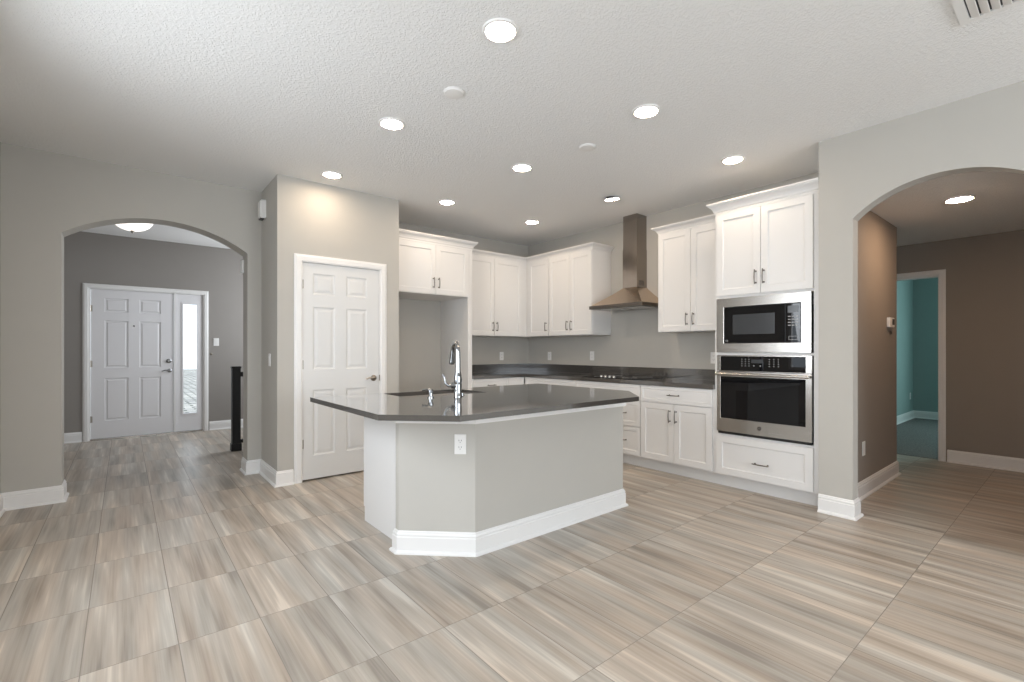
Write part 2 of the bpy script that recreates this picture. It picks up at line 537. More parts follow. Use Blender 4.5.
def wall_open(axis, plane0, plane1, a0, a1, z1, openings):
    """straight wall along `axis` ('x' or 'y') with rectangular openings [(b0, b1, zlo, zhi)]"""
    bm = new()
    def bx(b0, b1, lo, hi):
        if b1 - b0 < 1e-4 or hi - lo < 1e-4: return
        if axis == 'x': box(bm, b0, b1, plane0, plane1, lo, hi)
        else: box(bm, plane0, plane1, b0, b1, lo, hi)
    cur = a0
    for (b0, b1, lo, hi) in sorted(openings):
        bx(cur, b0, 0, z1); bx(b0, b1, 0, lo); bx(b0, b1, hi, z1); cur = b1
    bx(cur, a1, 0, z1)
    return bm


# great room: left wall with a window and sliding doors, rear wall with windows added for fill
struct('wall_left', wall_open('y', -0.85, -0.73, -4.2, 5.279, H, [(-2.8, 0.1, 0.0, 2.15), (1.47, 3.33, 0.89, 2.29)]), WALL)
struct('wall_rear', wall_open('x', -4.2, -4.08, -0.73, 4.101, H, [(0.5, 3.5, 0.65, 2.35)]), WALL)
# pantry block
struct('wall_pantry_front', wall_open('x', 4.64, 4.75, 1.069, 2.253, H, [(1.262, 2.046, 0.0, 2.062)]), WALL)
struct('wall_pantry_left', Box(1.069, 1.18, 4.75, 5.56, 0, H), WALL)
struct('wall_pantry_right', Box(2.143, 2.253, 4.75, 5.44, 0, H), WALL)
# kitchen walls
struct('wall_kitchen_back', Box(1.18, 4.91, 5.44, 5.56, 0, H), WALL)
struct('wall_kitchen_right', Box(4.79, 4.91, 1.307, 5.44, 0, H), WALL)
# foyer
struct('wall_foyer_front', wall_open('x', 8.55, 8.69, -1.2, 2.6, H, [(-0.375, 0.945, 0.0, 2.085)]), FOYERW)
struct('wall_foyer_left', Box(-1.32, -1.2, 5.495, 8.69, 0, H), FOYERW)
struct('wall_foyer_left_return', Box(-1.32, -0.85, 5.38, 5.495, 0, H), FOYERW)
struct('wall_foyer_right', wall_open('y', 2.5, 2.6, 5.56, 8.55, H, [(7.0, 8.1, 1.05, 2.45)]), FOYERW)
# hall on the right
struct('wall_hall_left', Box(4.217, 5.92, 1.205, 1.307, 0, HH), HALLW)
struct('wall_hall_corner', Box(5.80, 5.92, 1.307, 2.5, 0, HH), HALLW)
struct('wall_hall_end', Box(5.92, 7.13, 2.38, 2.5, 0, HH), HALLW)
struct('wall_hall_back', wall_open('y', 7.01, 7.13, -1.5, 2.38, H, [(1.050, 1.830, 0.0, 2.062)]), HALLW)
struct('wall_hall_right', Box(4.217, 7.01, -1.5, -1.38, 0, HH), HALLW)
# bedroom
struct('wall_bedroom_left', Box(7.13, 11.2, 2.02, 2.14, 0, H), TEALW)
struct('wall_bedroom_back', wall_open('y', 11.08, 11.2, -1.5, 2.02, H, [(-1.25, 0.25, 0.8, 2.1)]), TEALW)
struct('wall_bedroom_right', Box(7.13, 11.08, -1.5, -1.40, 0, H), TEALW)

# baseboards
def base(name, path): return struct(name, sweep(new(), path, BASEP), TRIM)
base('baseboard_entry_left', [(-0.73, 5.0), (-0.73, 5.279), (-0.392, 5.279), (-0.392, 5.495), (-0.85, 5.495)])
base('baseboard_entry_right', [(0.985, 5.495), (0.944, 5.495), (0.944, 5.279), (1.069, 5.279), (1.069, 4.64), (1.204, 4.64)])
base('baseboard_pantry_right', [(2.113, 4.64), (2.253, 4.64), (2.253, 4.79)])
base('baseboard_arch', [(4.101, 1.307), (4.101, 1.088), (4.217, 1.088), (4.217, 1.205), (5.92, 1.205), (5.92, 2.38)])
base('baseboard_hall_back', [(7.01, 0.985), (7.01, -1.38)])
base('baseboard_foyer_left', [(-1.2, 8.55), (-0.437, 8.55)])
base('baseboard_foyer_right', [(1.01, 8.55), (2.5, 8.55), (2.5, 7.0)])
base('baseboard_bedroom', [(7.13, 2.02), (11.08, 2.02), (11.08, -1.4)])

# daylight openings out of the picture: frames and panes
def window(name, axis, plane, b0, b1, lo, hi, mull):
    w = thing(name, '', '', kind='structure')
    bm = new(); t = 0.045
    def bx(c0, c1, l, h_):
        if axis == 'y': box(bm, plane - 0.03, plane + 0.03, c0, c1, l, h_)
        else: box(bm, c0, c1, plane - 0.03, plane + 0.03, l, h_)
    bx(b0, b0 + t, lo, hi); bx(b1 - t, b1, lo, hi); bx(b0 + t, b1 - t, lo, lo + t); bx(b0 + t, b1 - t, hi - t, hi)
    for m_ in mull: bx(m_ - 0.03, m_ + 0.03, lo + t, hi - t)
    make('window_frame', bm, TRIM, w)
    return w


window('window_1', 'y', -0.765, 1.47, 3.33, 0.89, 2.29, [2.40])
window('window_2', 'y', -0.765, -2.8, 0.1, 0.0, 2.15, [-1.35])
window('window_3', 'x', -4.02, 0.5, 3.5, 0.65, 2.35, [1.5, 2.5])  # unseen rear window, put in for the fill light
window('window_4', 'y', 2.50, 7.0, 8.1, 1.05, 2.45, [])
window('window_5', 'y', 11.14, -1.25, 0.25, 0.8, 2.1, [-0.5])

# ------------------------------------------------------------------ doors
SIX = [(0.012, 0.007), (0.022, 0.0075), (0.045, 0.002)]


def casing(bm, x0, x1, ztop, w, yf, t=0.018):
    """mitred door casing on a wall that faces -y, outer edges at x0, x1 and ztop"""
    prof = [(0, 0), (0, t * 0.55), (w * 0.18, t * 0.7), (w * 0.3, t), (w * 0.82, t), (w * 0.9, t * 0.75), (w, t * 0.7), (w, 0)]
    corners = [(x0, 0.0, 1, 0), (x0, ztop, 1, -1), (x1, ztop, -1, -1), (x1, 0.0, -1, 0)]
    rings = []
    for (x, z, sx, sz) in corners:
        rings.append([bm.verts.new((x + sx * a, yf - o, z + sz * a)) for a, o in prof])
    q = len(prof)
    for i in range(3):
        for j in range(q):
            bm.faces.new([rings[i][j], rings[i][(j + 1) % q], rings[i + 1][(j + 1) % q], rings[i + 1][j]])
    bm.faces.new(rings[0]); bm.faces.new(rings[-1][::-1])
    return bm


def jambs(bm, x0, x1, ztop, y0, y1, t=0.018):
    box(bm, x0, x0 + t, y0, y1, 0, ztop); box(bm, x1 - t, x1, y0, y1, 0, ztop); box(bm, x0 + t, x1 - t, y0, y1, ztop - t, ztop)
    return bm


def lever(parent, cx, cz, yf, direction, mat, rose=0.031):
    bm = new()
    lathe(bm, [(rose, 0), (rose, -0.006), (rose * 0.8, -0.012), (0.012, -0.016), (0.011, -0.05)], (cx, yf, cz), 24, 'y')
    tube(bm, [(cx, yf - 0.05, cz), (cx + direction * 0.02, yf - 0.056, cz + 0.003), (cx + direction * 0.06, yf - 0.052, cz + 0.006), (cx + direction * 0.085, yf - 0.048, cz - 0.004), (cx + direction * 0.098, yf - 0.046, cz - 0.002)],
         [0.011, 0.010, 0.008, 0.007, 0.006], 12, 3)
    return make('lever_handle', bm, mat, parent, True)


def hinge(parent, x, z, yf, mat):
    bm = new()
    cyl(bm, (x, yf - 0.006, z - 0.045), 0.006, 0.09, 'z', 10)
    box(bm, x - 0.001, x + 0.022, yf - 0.0015, yf + 0.0, z - 0.042, z + 0.042)
    return make('hinge', bm, mat, parent, True)


# pantry door: six panel, hinges left, lever right
pd = thing('door_1', '', '', (1.262, 4.64, 0), 0, kind='structure')
w = 0.784
make('casing', casing(new(), -0.052, 0.850, 2.122, 0.070, 0.0), TRIM, pd)
make('jamb', jambs(new(), 0.0, w, 2.062, 0.0, 0.11, 0.010), TRIM, pd)
yd = 0.002
pans = []
for (a, c) in ((0.115, 0.323), (0.431, 0.645)):
    pans += [(a, c, 1.755, 1.955), (a, c, 1.045, 1.640), (a, c, 0.235, 0.855)]
leaf = make('door_leaf', panelled(new(), 0.013, 0.771, 0.016, 2.049, yd, 0.035, pans, SIX), DOORW, pd)
lever(pd, 0.712, 0.945, yd, -1, NICKEL)
for z in (1.846, 1.092, 0.351): hinge(pd, 0.010, z, yd, NICKEL)
make('strike_plate', Box(0.772, 0.780, -0.002, 0.004, 0.915, 0.975), NICKEL, pd)
# closing the dark pantry behind it
# front door with side light
fd = thing('door_2', '', '', (-0.375, 8.55, 0), 0, kind='structure')
make('casing', casing(new(), -0.055, 1.375, 2.130, 0.062, 0.0), TRIM, fd)
bm = new(); jambs(bm, 0.0, 1.32, 2.085, 0.0, 0.13, 0.022)
box(bm, 0.945, 0.965, 0.0, 0.13, 0.02, 2.063)
make('jamb', bm, TRIM, fd)
make('threshold', Box(0.022, 1.298, -0.012, 0.12, 0.0, 0.022, bev=0.003), STEEL, fd)
pans = []
for (a, c) in ((0.170, 0.422), (0.546, 0.788)):
    pans += [(a, c, 1.755, 1.945), (a, c, 0.985, 1.635), (a, c, 0.258, 0.842)]
DOOR2 = plain('pale_grey_door_paint', (0.76, 0.75, 0.76), 0.4, var=0.01)
make('door_leaf', panelled(new(), 0.026, 0.941, 0.024, 2.060, 0.012, 0.045, pans, [(0.004, 0.010), (0.020, 0.010), (0.034, 0.003)]), DOOR2, fd)
lever(fd, 0.893, 0.93, 0.012, -1, CHROME, 0.028)
bm = new(); lathe(bm, [(0.031, 0), (0.031, -0.010), (0.024, -0.016), (0.012, -0.018), (0.012, -0.026), (0.001, -0.027)], (0.883, 0.012, 1.07), 24, 'y')
make('deadbolt', bm, CHROME, fd, True)
bm = new(); lathe(bm, [(0.011, 0), (0.011, -0.004), (0.006, -0.006), (0.0005, -0.006)], (0.483, 0.012, 1.569), 16, 'y')
make('peephole', bm, CHROME, fd, True)
for z in (1.796, 1.042, 0.288): hinge(fd, 0.022, z, 0.012, NICKEL)
bm = new()   # side light panel with a tall glazed opening
x0, x1, z0, z1 = 0.967, 1.297, 0.024, 2.060
gx0, gx1, gz0, gz1 = 1.058, 1.230, 0.285, 1.915
box(bm, x0, gx0, 0.012, 0.055, z0, z1); box(bm, gx1, x1, 0.012, 0.055, z0, z1)
box(bm, gx0, gx1, 0.012, 0.055, z0, gz0); box(bm, gx0, gx1, 0.012, 0.055, gz1, z1)
sl = make('sidelight', bm, DOOR2, fd)
bm = new()
for q in ((gx0 - 0.02, gx0, gz0 - 0.02, gz1 + 0.02), (gx1, gx1 + 0.02, gz0 - 0.02, gz1 + 0.02), (gx0, gx1, gz0 - 0.02, gz0), (gx0, gx1, gz1, gz1 + 0.02)):
    box(bm, q[0], q[1], 0.004, 0.012, q[2], q[3])
make('glazing_bead', bm, DOOR2, sl)
make('pane', Box(gx0, gx1, 0.030, 0.036, gz0, gz1), CLEAR, sl)

# cased opening from the hall to the bedroom
hd = thing('door_3', '', '', (7.01, 1.830, 0), -PI / 2, kind='structure')
make('casing', casing(new(), -0.052, 0.832, 2.122, 0.062, 0.0), TRIM, hd)
make('jamb', jambs(new(), 0.0, 0.78, 2.062, 0.0, 0.12, 0.012), TRIM, hd)

# ------------------------------------------------------------------ cabinets
KR = -PI / 2          # rotation of everything on the right kitchen wall: local x runs towards -Y, local y into the wall


def carcass(parent, w_, d, z0, z1, toe=None, mat=None):
    bm = box(new(), 0, w_, 0, d, z0, z1)
    make('carcass', bm, mat or CAB, parent)
    if toe:
        make('toe_kick', Box(0, w_, 0.07, d - 0.02, 0, z0), CAB, parent)


def crown(parent, path, z, k=1.0, m_=1.0):
    return make('crown_molding', sweep(new(), path, [(a * m_, z + b * k) for a, b in CROWNP]), CAB, parent)


# --- oven tower
tw = thing('oven_cabinet', 'tall white cabinet housing the microwave and oven beside the grey arch wall', 'cabinet', (4.15, 2.150, 0), KR)
W = 0.840
bm = new()
box(bm, 0, 0.035, 0, 0.62, 0.115, 2.45); box(bm, 0.795, W, 0, 0.62, 0.115, 2.45)
box(bm, 0.035, 0.795, 0, 0.62, 0.115, 0.485); box(bm, 0.035, 0.795, 0, 0.62, 1.187, 1.208); box(bm, 0.035, 0.795, 0, 0.62, 1.690, 2.45)
box(bm, 0.035, 0.795, 0.60, 0.62, 0.485, 1.690)
make('carcass', bm, CAB, tw)
make('toe_kick', Box(0, W, 0.07, 0.62, 0, 0.115), CAB, tw)
crown(tw, [(0, 0.015), (0, 0), (W, 0)], 2.45)
for (a, b_, hx) in ((0.022, 0.401, 0.366), (0.405, 0.794, 0.431)):
    d = shaker('door', a, b_, 1.712, 2.442, tw)
    pull(hx, 1.848, d)
d = shaker('drawer', 0.016, 0.796, 0.126, 0.466, tw)
pull(0.410, 0.268, d, False, L=0.125)

# --- built-in microwave with trim kit (front at X = 4.128)
mw = thing('microwave', 'built-in black microwave in a stainless trim frame above the wall oven', 'microwave', (4.15, 2.125, 1.208), KR)
TW, TH = 0.759, 0.479
bm = new()
def ring(bm, x0, x1, z0, z1, a0, a1, c0, c1, y0, y1, bev=0.0):
    box(bm, x0, a0, y0, y1, z0, z1, bev); box(bm, a1, x1, y0, y1, z0, z1, bev); box(bm, a0, a1, y0, y1, z0, c0, bev); box(bm, a0, a1, y0, y1, c1, z1, bev)
# one-piece pressed trim frame with bevelled inner edge
def frame_mesh(bm, X0, X1, Z0, Z1, x0, x1, z0, z1, yf, yb, lip):
    o = [(X0, Z0), (X1, Z0), (X1, Z1), (X0, Z1)]; i_ = [(x0, z0), (x1, z0), (x1, z1), (x0, z1)]
    R = []
    for pts, y in ((o, yb), (o, yf), (i_, yf), ([(x0 + lip, z0 + lip), (x1 - lip, z0 + lip), (x1 - lip, z1 - lip), (x0 + lip, z1 - lip)], yf + lip * 1.5),
                   ([(x0 + lip, z0 + lip), (x1 - lip, z0 + lip), (x1 - lip, z1 - lip), (x0 + lip, z1 - lip)], yb)):
        R.append([bm.verts.new((x, y, z)) for x, z in pts])
    for k in range(5):
        A, B = R[k], R[(k + 1) % 5]
        for q in range(4): bm.faces.new([A[q], A[(q + 1) % 4], B[(q + 1) % 4], B[q]])
    return bm
make('trim_frame', frame_mesh(new(), 0, TW, 0.002, TH, 0.062, 0.690, 0.080, 0.402, -0.024, -0.001, 0.004), STEEL, mw)
make('body', Box(0.066, 0.686, -0.010, 0.45, 0.085, 0.398), BLACKP, mw)
dr = make('door', Box(0.068, 0.572, -0.020, -0.0105, 0.087, 0.396, bev=0.002), BLACKG, mw)
make('window', Box(0.145, 0.492, -0.0212, -0.0202, 0.158, 0.330), SCREEN, dr, label='smoked viewing window')
text_mesh('badge', 'GE', 0.020, INK, dr, (0.091, -0.0205, 0.104), (PI / 2, 0, 0))
cp = make('control_panel', Box(0.575, 0.684, -0.020, -0.0105, 0.087, 0.396, bev=0.002), BLACKG, mw)
make('display', Box(0.590, 0.668, -0.0212, -0.0202, 0.322, 0.378), SCREEN, cp)
bm = new()
for r_ in range(4):
    for c_ in range(3):
        box(bm, 0.592 + c_ * 0.027, 0.612 + c_ * 0.027, -0.0211, -0.0202, 0.218 + r_ * 0.024, 0.224 + r_ * 0.024)
make('keypad', bm, INK, cp)
ob = make('open_button', Box(0.586, 0.674, -0.0222, -0.0202, 0.098, 0.190, bev=0.0008), BLACKG, cp)
make('button_outline', frame_mesh(new(), 0.598, 0.662, 0.104, 0.134, 0.600, 0.660, 0.106, 0.132, -0.0232, -0.0223, 0.0004), INK, ob)

# --- wall oven
ov = thing('built_in_oven', 'stainless wall oven with black glass door and bar handle below the microwave', 'oven', (4.15, 2.120, 0.486), KR)
OW = 0.758
make('body', Box(0.004, OW - 0.004, 0.0, 0.58, 0.004, 0.698), BLACKP, ov)
make('fascia', frame_mesh(new(), 0, OW, 0.560, 0.700, 0.030, 0.716, 0.563, 0.690, -0.022, -0.001, 0.001), STEEL, ov)
cp = make('control_panel', Box(0.031, 0.715, -0.021, -0.002, 0.564, 0.689), BLACKG, ov)
make('display', Box(0.300, 0.395, -0.0222, -0.0212, 0.632, 0.664), SCREEN, cp)
bm = new()
for gx in (0.215, 0.245, 0.275, 0.44, 0.475, 0.51):
    for k in range(4): box(bm, gx, gx + 0.010, -0.0218, -0.0212, 0.606 + k * 0.019, 0.610 + k * 0.019)
for gx in (0.315, 0.368): box(bm, gx, gx + 0.010, -0.0218, -0.0212, 0.606, 0.614)
make('keypad', bm, INK, cp)
dr = make('oven_door', frame_mesh(new(), 0, OW, 0.024, 0.555, 0.030, 0.716, 0.140, 0.512, -0.026, -0.001, 0.003), STEEL, ov)
make('window', Box(0.034, 0.712, -0.0235, -0.004, 0.144, 0.508), BLACKG, dr, label='black glass oven window')
bm = new()
tube(bm, [(0.004, -0.062, 0.533), (OW - 0.004, -0.062, 0.533)], 0.012, 18, 0)
for x in (0.03, OW - 0.03): tube(bm, [(x, -0.024, 0.533), (x, -0.06, 0.533)], [0.011, 0.009], 14, 0)
make('handle', bm, STEEL, dr, True)
bm = new(); lathe(bm, [(0.0165, 0), (0.0165, -0.002), (0.0145, -0.003), (0.0140, -0.0022), (0.0005, -0.0022)], (0.366, -0.026, 0.084), 28, 'y')
bd = make('badge', bm, plain('badge_grey', (0.10, 0.09, 0.08), 0.35, 0.6), dr, True)
text_mesh('lettering', 'GE', 0.017, STEEL, bd, (0.366, -0.0285, 0.084), (PI / 2, 0, 0))
make('vent', Box(0.006, OW - 0.006, -0.016, 0.0, 0.001, 0.022), BLACKP, ov)

# --- base cabinets on the right wall
def base_cab(name, label, loc, rz, w_, fronts, depth=0.62, group=None):
    t = thing(name, label, 'cabinet', loc, rz, group or 'white base cabinets along the kitchen walls')
    carcass(t, w_, depth, 0.115, 0.873, True)
    for f in fronts:
        kind, a, b_, lo, hi = f[:5]
        if kind == 'door':
            d_ = shaker('door', a, b_, lo, hi, t)
            pull(f[5], hi - 0.117, d_)
        elif kind == 'drawer':
            d_ = shaker('drawer', a, b_, lo, hi, t, rail=0.045) if hi - lo > 0.2 else slabfront('drawer', a, b_, lo, hi, t)
            pull((a + b_) / 2, (lo + hi) / 2, d_, False, L=0.118)
        else:
            slabfront('false_front', a, b_, lo, hi, t)
    return t


base_cab('base_cabinet', 'white two door base cabinet with one wide drawer next to the wall oven', (4.15, 2.942, 0), KR, 0.792,
         [('drawer', 0.004, 0.770, 0.708, 0.868), ('door', 0.004, 0.385, 0.130, 0.700, 0.345), ('door', 0.389, 0.770, 0.130, 0.700, 0.412)])
base_cab('base_cabinet', 'white drawer base cabinet under the black glass cooktop', (4.15, 3.852, 0), KR, 0.910,
         [('false', 0.004, 0.906, 0.708, 0.868)] + [('drawer', a, b_, lo, hi) for a, b_ in ((0.004, 0.453), (0.457, 0.906)) for lo, hi in ((0.130, 0.424), (0.430, 0.700))])
base_cab('base_cabinet', 'white base cabinet in the far kitchen corner left of the cooktop', (4.15, 4.785, 0), KR, 0.933,
         [('drawer', 0.040, 0.929, 0.708, 0.868), ('door', 0.040, 0.483, 0.130, 0.700, 0.44), ('door', 0.487, 0.929, 0.130, 0.700, 0.53)])
base_cab('base_cabinet', 'white base cabinet right of the refrigerator alcove beside the tall white panel', (3.302, 4.80, 0), 0, 0.848,
         [('drawer', 0.004, 0.560, 0.708, 0.868), ('door', 0.004, 0.560, 0.130, 0.700, 0.52), ('false', 0.564, 0.826, 0.708, 0.868)])

# --- worktop (L shape) with its upstand
wt = thing('worktop', 'L shaped dark grey quartz worktop along the two kitchen walls', 'worktop', (0, 0, 0))
make('slab', prism(new(), [(3.302, 4.765), (4.115, 4.765), (4.115, 2.152), (4.788, 2.152), (4.788, 5.438), (3.302, 5.438)], 0.874, 0.915), QUARTZ, wt)
bm = new(); box(bm, 3.302, 4.768, 5.418, 5.438, 0.9155, 1.026); box(bm, 4.768, 4.788, 2.152, 5.438, 0.9155, 1.026)
make('upstand', bm, QUARTZ, wt)

# --- cooktop
ck = thing('cooktop', 'black glass cooktop set in the worktop under the range hood', 'cooktop', (4.15, 3.810, 0.9155), KR)
make('glass', Box(0, 0.76, 0.055, 0.565, 0, 0.006, bev=0.002), BLACKG, ck)
for (x, y, r) in ((0.19, 0.18, 0.10), (0.57, 0.18, 0.08), (0.19, 0.42, 0.08), (0.57, 0.42, 0.11)):
    bm = new(); N_ = 40
    R = [[bm.verts.new((x + q * math.cos(2 * PI * i / N_), y + 0.02 + q * math.sin(2 * PI * i / N_), z)) for i in range(N_)] for q, z in ((r, 0.0061), (r, 0.0065), (r - 0.004, 0.0065), (r - 0.004, 0.0061))]
    for k in range(4):
        for i in range(N_): bm.faces.new([R[k][i], R[k][(i + 1) % N_], R[(k + 1) % 4][(i + 1) % N_], R[(k + 1) % 4][i]])
    make('burner_ring', bm, INK, ck)
for k in range(4):
    bm = new(); lathe(bm, [(0.017, 0), (0.016, 0.016), (0.014, 0.020), (0.0005, 0.020)], (0.26 + 0.06 * k, 0.09, 0.0062), 18)
    make('knob', bm, STEEL, ck, True)

# --- wall cabinets
def wall_cab(name, label, loc, rz, w_, doors, z0=1.42, z1=2.45, depth=0.348, cpath=None, zc=2.464, dz=2.458, group=None):
    t = thing(name, label, 'cabinet', loc, rz, group or 'white wall cabinets around the range hood')
    carcass(t, w_, depth, z0, z1 + 0.014)
    for (a, b_, hx) in doors:
        d_ = shaker('door', a, b_, z0 + 0.004, dz, t)
        if hx is not None: pull(hx, z0 + 0.125, d_)
    if cpath: crown(t, cpath, zc, 0.72, 1.12)
    return t


ZU = 2.436
wall_cab('upper_cabinet', 'white two door wall cabinet between the range hood and the oven cabinet', (4.44, 2.924, 0), KR, 0.772,
         [(0.004, 0.372, 0.338), (0.376, 0.752, 0.410)], cpath=[(0, 0.345), (0, 0), (0.770, 0)])
wall_cab('upper_cabinet', 'white two door wall cabinet left of the range hood', (4.44, 4.612, 0), KR, 0.760,
         [(0.004, 0.386, 0.352), (0.390, 0.756, 0.424)], cpath=[(0.0, 0), (0.760, 0), (0.760, 0.345)])
wall_cab('upper_cabinet', 'white single door wall cabinet in the far kitchen corner, its door facing the hall side', (4.44, 5.088, 0), KR, 0.474,
         [(0.070, 0.470, 0.433)], cpath=[(0.0, 0), (0.474, 0)])
wall_cab('upper_cabinet', 'white two door wall cabinet between the tall refrigerator panel and the corner', (3.303, 5.09, 0), 0, 1.484,
         [(0.004, 0.550, 0.520), (0.554, 1.037, 0.588)], cpath=[(0.0, 0), (1.135, 0)])

# --- refrigerator surround
rf = thing('refrigerator_cabinet', 'white two door cabinet bridging the empty refrigerator alcove, with tall side panel', 'cabinet', (2.256, 4.80, 0))
FW = 1.046
make('carcass', Box(0, 0.984, 0, 0.638, 1.872, 2.45), CAB, rf)
make('side_panel', Box(0.986, FW, 0, 0.638, 0, 2.45), CAB, rf)
make('filler', Box(0, 0.018, -0.019, 0, 1.872, 2.442), CAB, rf)
for (a, b_, hx) in ((0.020, 0.527, 0.494), (0.531, 0.980, 0.563)):
    d = shaker('door', a, b_, 1.878, 2.442, rf); pull(hx, 2.004, d)
crown(rf, [(0, 0), (FW, 0), (FW, 0.28)], 2.45)

# ------------------------------------------------------------------ range hood
rh = thing('range_hood', 'stainless chimney range hood with curved pyramid canopy on the right kitchen wall', 'range hood', (4.79, 3.420, 1.714))
hw, hd_ = 0.375, 0.482   # half width (along Y), depth (towards -X)
def rect(xf, yh, z, n=1): return [(-xf, -yh, z), (-xf, yh, z), (0.0, yh, z), (0.0, -yh, z)]
bm = new(); R = []
for q in range(9):
    s = q / 8
    k = (1 - s) ** 1.10
    R.append([bm.verts.new(p) for p in rect(0.196 + (hd_ - 0.012 - 0.196) * k, 0.103 + (hw - 0.012 - 0.103) * k, 0.040 + 0.212 * s)])
for q in range(8):
    for i in range(4): bm.faces.new([R[q][i], R[q][(i + 1) % 4], R[q + 1][(i + 1) % 4], R[q + 1][i]])
bm.faces.new(R[0]); bm.faces.new(R[-1][::-1])
make('canopy', bm, STEELC, rh, True)
bm = new(); prism(bm, [(-hd_, -hw), (0, -hw), (0, hw), (-hd_, hw)], 0.0, 0.039)
make('rim', bm, STEELD, rh)
bm = new()
for y0_ in (-0.34, 0.005): box(bm, -0.44, -0.05, y0_, y0_ + 0.335, -0.004, -0.0005)
make('filter', bm, STEEL, rh)
bm = new(); box(bm, -0.194, 0, -0.101, 0.101, 0.245, 0.70); make('chimney', bm, STEELV, rh)
bm = new(); box(bm, -0.190, 0, -0.097, 0.097, 0.70, H - 1.714); make('chimney_extension', bm, STEELV, rh)
bm = new()
for k in range(5): box(bm, -0.15, -0.06, -0.1022, -0.1005, 0.275 + k * 0.012, 0.281 + k * 0.012)
make('vent', bm, SLOT, rh)

# ------------------------------------------------------------------ island
isl = thing('kitchen_island', 'kitchen island with greige painted knee wall, white end panel and clipped corners', 'kitchen island', (0, 0, 0))
body = [(1.630, 2.335), (3.050, 2.335), (3.050, 2.460), (1.690, 2.460), (1.420, 2.700), (1.290, 2.700), (1.290, 2.659)]
ISLW = WALL
make('knee_wall', prism(new(), body, 0, 0.872), ISLW, isl)
make('end_panel', Box(1.345, 1.363, 2.7005, 3.318, 0.0, 0.872), CAB, isl, label='white end panel')
make('end_panel', Box(3.032, 3.050, 2.4605, 3.318, 0.0, 0.872), CAB, isl, label='white end panel')
bm = new()
prism(bm, [(1.363, 2.79), (1.475, 2.79), (1.475, 2.735), (3.032, 2.4605), (3.032, 2.50), (3.032, 3.318), (1.363, 3.318)], 0.115, 0.64)
make('carcass', bm, CAB, isl)
make('toe_kick', Box(1.363, 3.032, 2.80, 3.25, 0.0, 0.115), CAB, isl)
x = 1.347
for wd, lab in ((0.45, 'd'), (0.42, 'd'), (0.42, 'd'), (0.41, 'd')):
    bm = panelled(new(), 0, wd - 0.004, 0.10, 0.868, -0.021, 0.019, [(0.057, wd - 0.061, 0.157, 0.811)], SHAKER)
    for v_ in bm.verts: v_.co.x, v_.co.y = x + (wd - 0.004) - v_.co.x, 3.320 - v_.co.y
    d_ = make('door', bm, CAB, isl)
    bm = new(); tube(bm, [(x + wd - 0.04, 3.372, 0.70), (x + wd - 0.04, 3.376, 0.75), (x + wd - 0.04, 3.372, 0.80)], 0.005, 10, 3)
    for zz in (0.71, 0.79): tube(bm, [(x + wd - 0.04, 3.341, zz), (x + wd - 0.04, 3.372, zz)], 0.005, 10, 0)
    make('handle', bm, PULL, d_, True)
    x += wd
# flat white apron board around the top
make('apron', sweep(new(), [(1.345, 2.700), (1.290, 2.700), (1.290, 2.659), (1.630, 2.335), (3.050, 2.335), (3.050, 2.460)],
                    [(0.0, 0.788), (0.016, 0.788), (0.018, 0.792), (0.018, 0.872), (0.0, 0.872)]), TRIM, isl)
make('baseboard', sweep(new(), [(1.345, 2.700), (1.290, 2.700), (1.290, 2.659), (1.630, 2.335), (3.050, 2.335), (3.050, 2.460)], BASEP), TRIM, isl)

# worktop of the island, with the sink cut-out
it = thing('island_worktop', 'dark grey quartz island worktop with clipped corners and an undermount sink opening', 'worktop', (0, 0, 0))
outer = [(0.975, 3.345), (0.975, 2.236), (1.265, 1.944), (2.735, 1.958), (3.062, 2.288), (3.062, 3.345)]
SX0, SX1, SY0, SY1 = 1.470, 2.130, 2.885, 3.290
hole = [(SX0, SY0), (SX0, SY1), (SX1, SY1), (SX1, SY0)]
def rounded(pts, r, n=5):
    out = []
    m_ = len(pts)
    for i in range(m_):
        p, a, b_ = Vector(pts[i]), Vector(pts[i - 1]), Vector(pts[(i + 1) % m_])
        u, v_ = (a - p).normalized(), (b_ - p).normalized()
        for k in range(n + 1):
            t = k / n
            q0, q1 = p + u * r, p + v_ * r
            out.append(tuple((1 - t) ** 2 * q0 + 2 * t * (1 - t) * p + t * t * q1))
    return out
hole_r = rounded(hole, 0.03)
def slab_with_hole(outer, hole, z0, z1):
    bm = new(); n, m_ = len(outer), len(hole)
    tris = tessellate_polygon([[Vector((x, y, 0)) for x, y in outer], [Vector((x, y, 0)) for x, y in hole]])
    A = [bm.verts.new((x, y, z0)) for x, y in outer + hole]; B = [bm.verts.new((x, y, z1)) for x, y in outer + hole]
    for t in tris:
        bm.faces.new([A[i] for i in t]); bm.faces.new([B[i] for i in reversed(t)])
    for i in range(n): bm.faces.new([A[i], A[(i + 1) % n], B[(i + 1) % n], B[i]])
    for i in range(m_):
        j = (i + 1) % m_
        bm.faces.new([A[n + i], A[n + j], B[n + j], B[n + i]])
    return bm
bm = slab_with_hole(outer, [tuple(p) for p in hole_r], 0.880, 0.910)
make('slab', bm, QUARTZ, it)

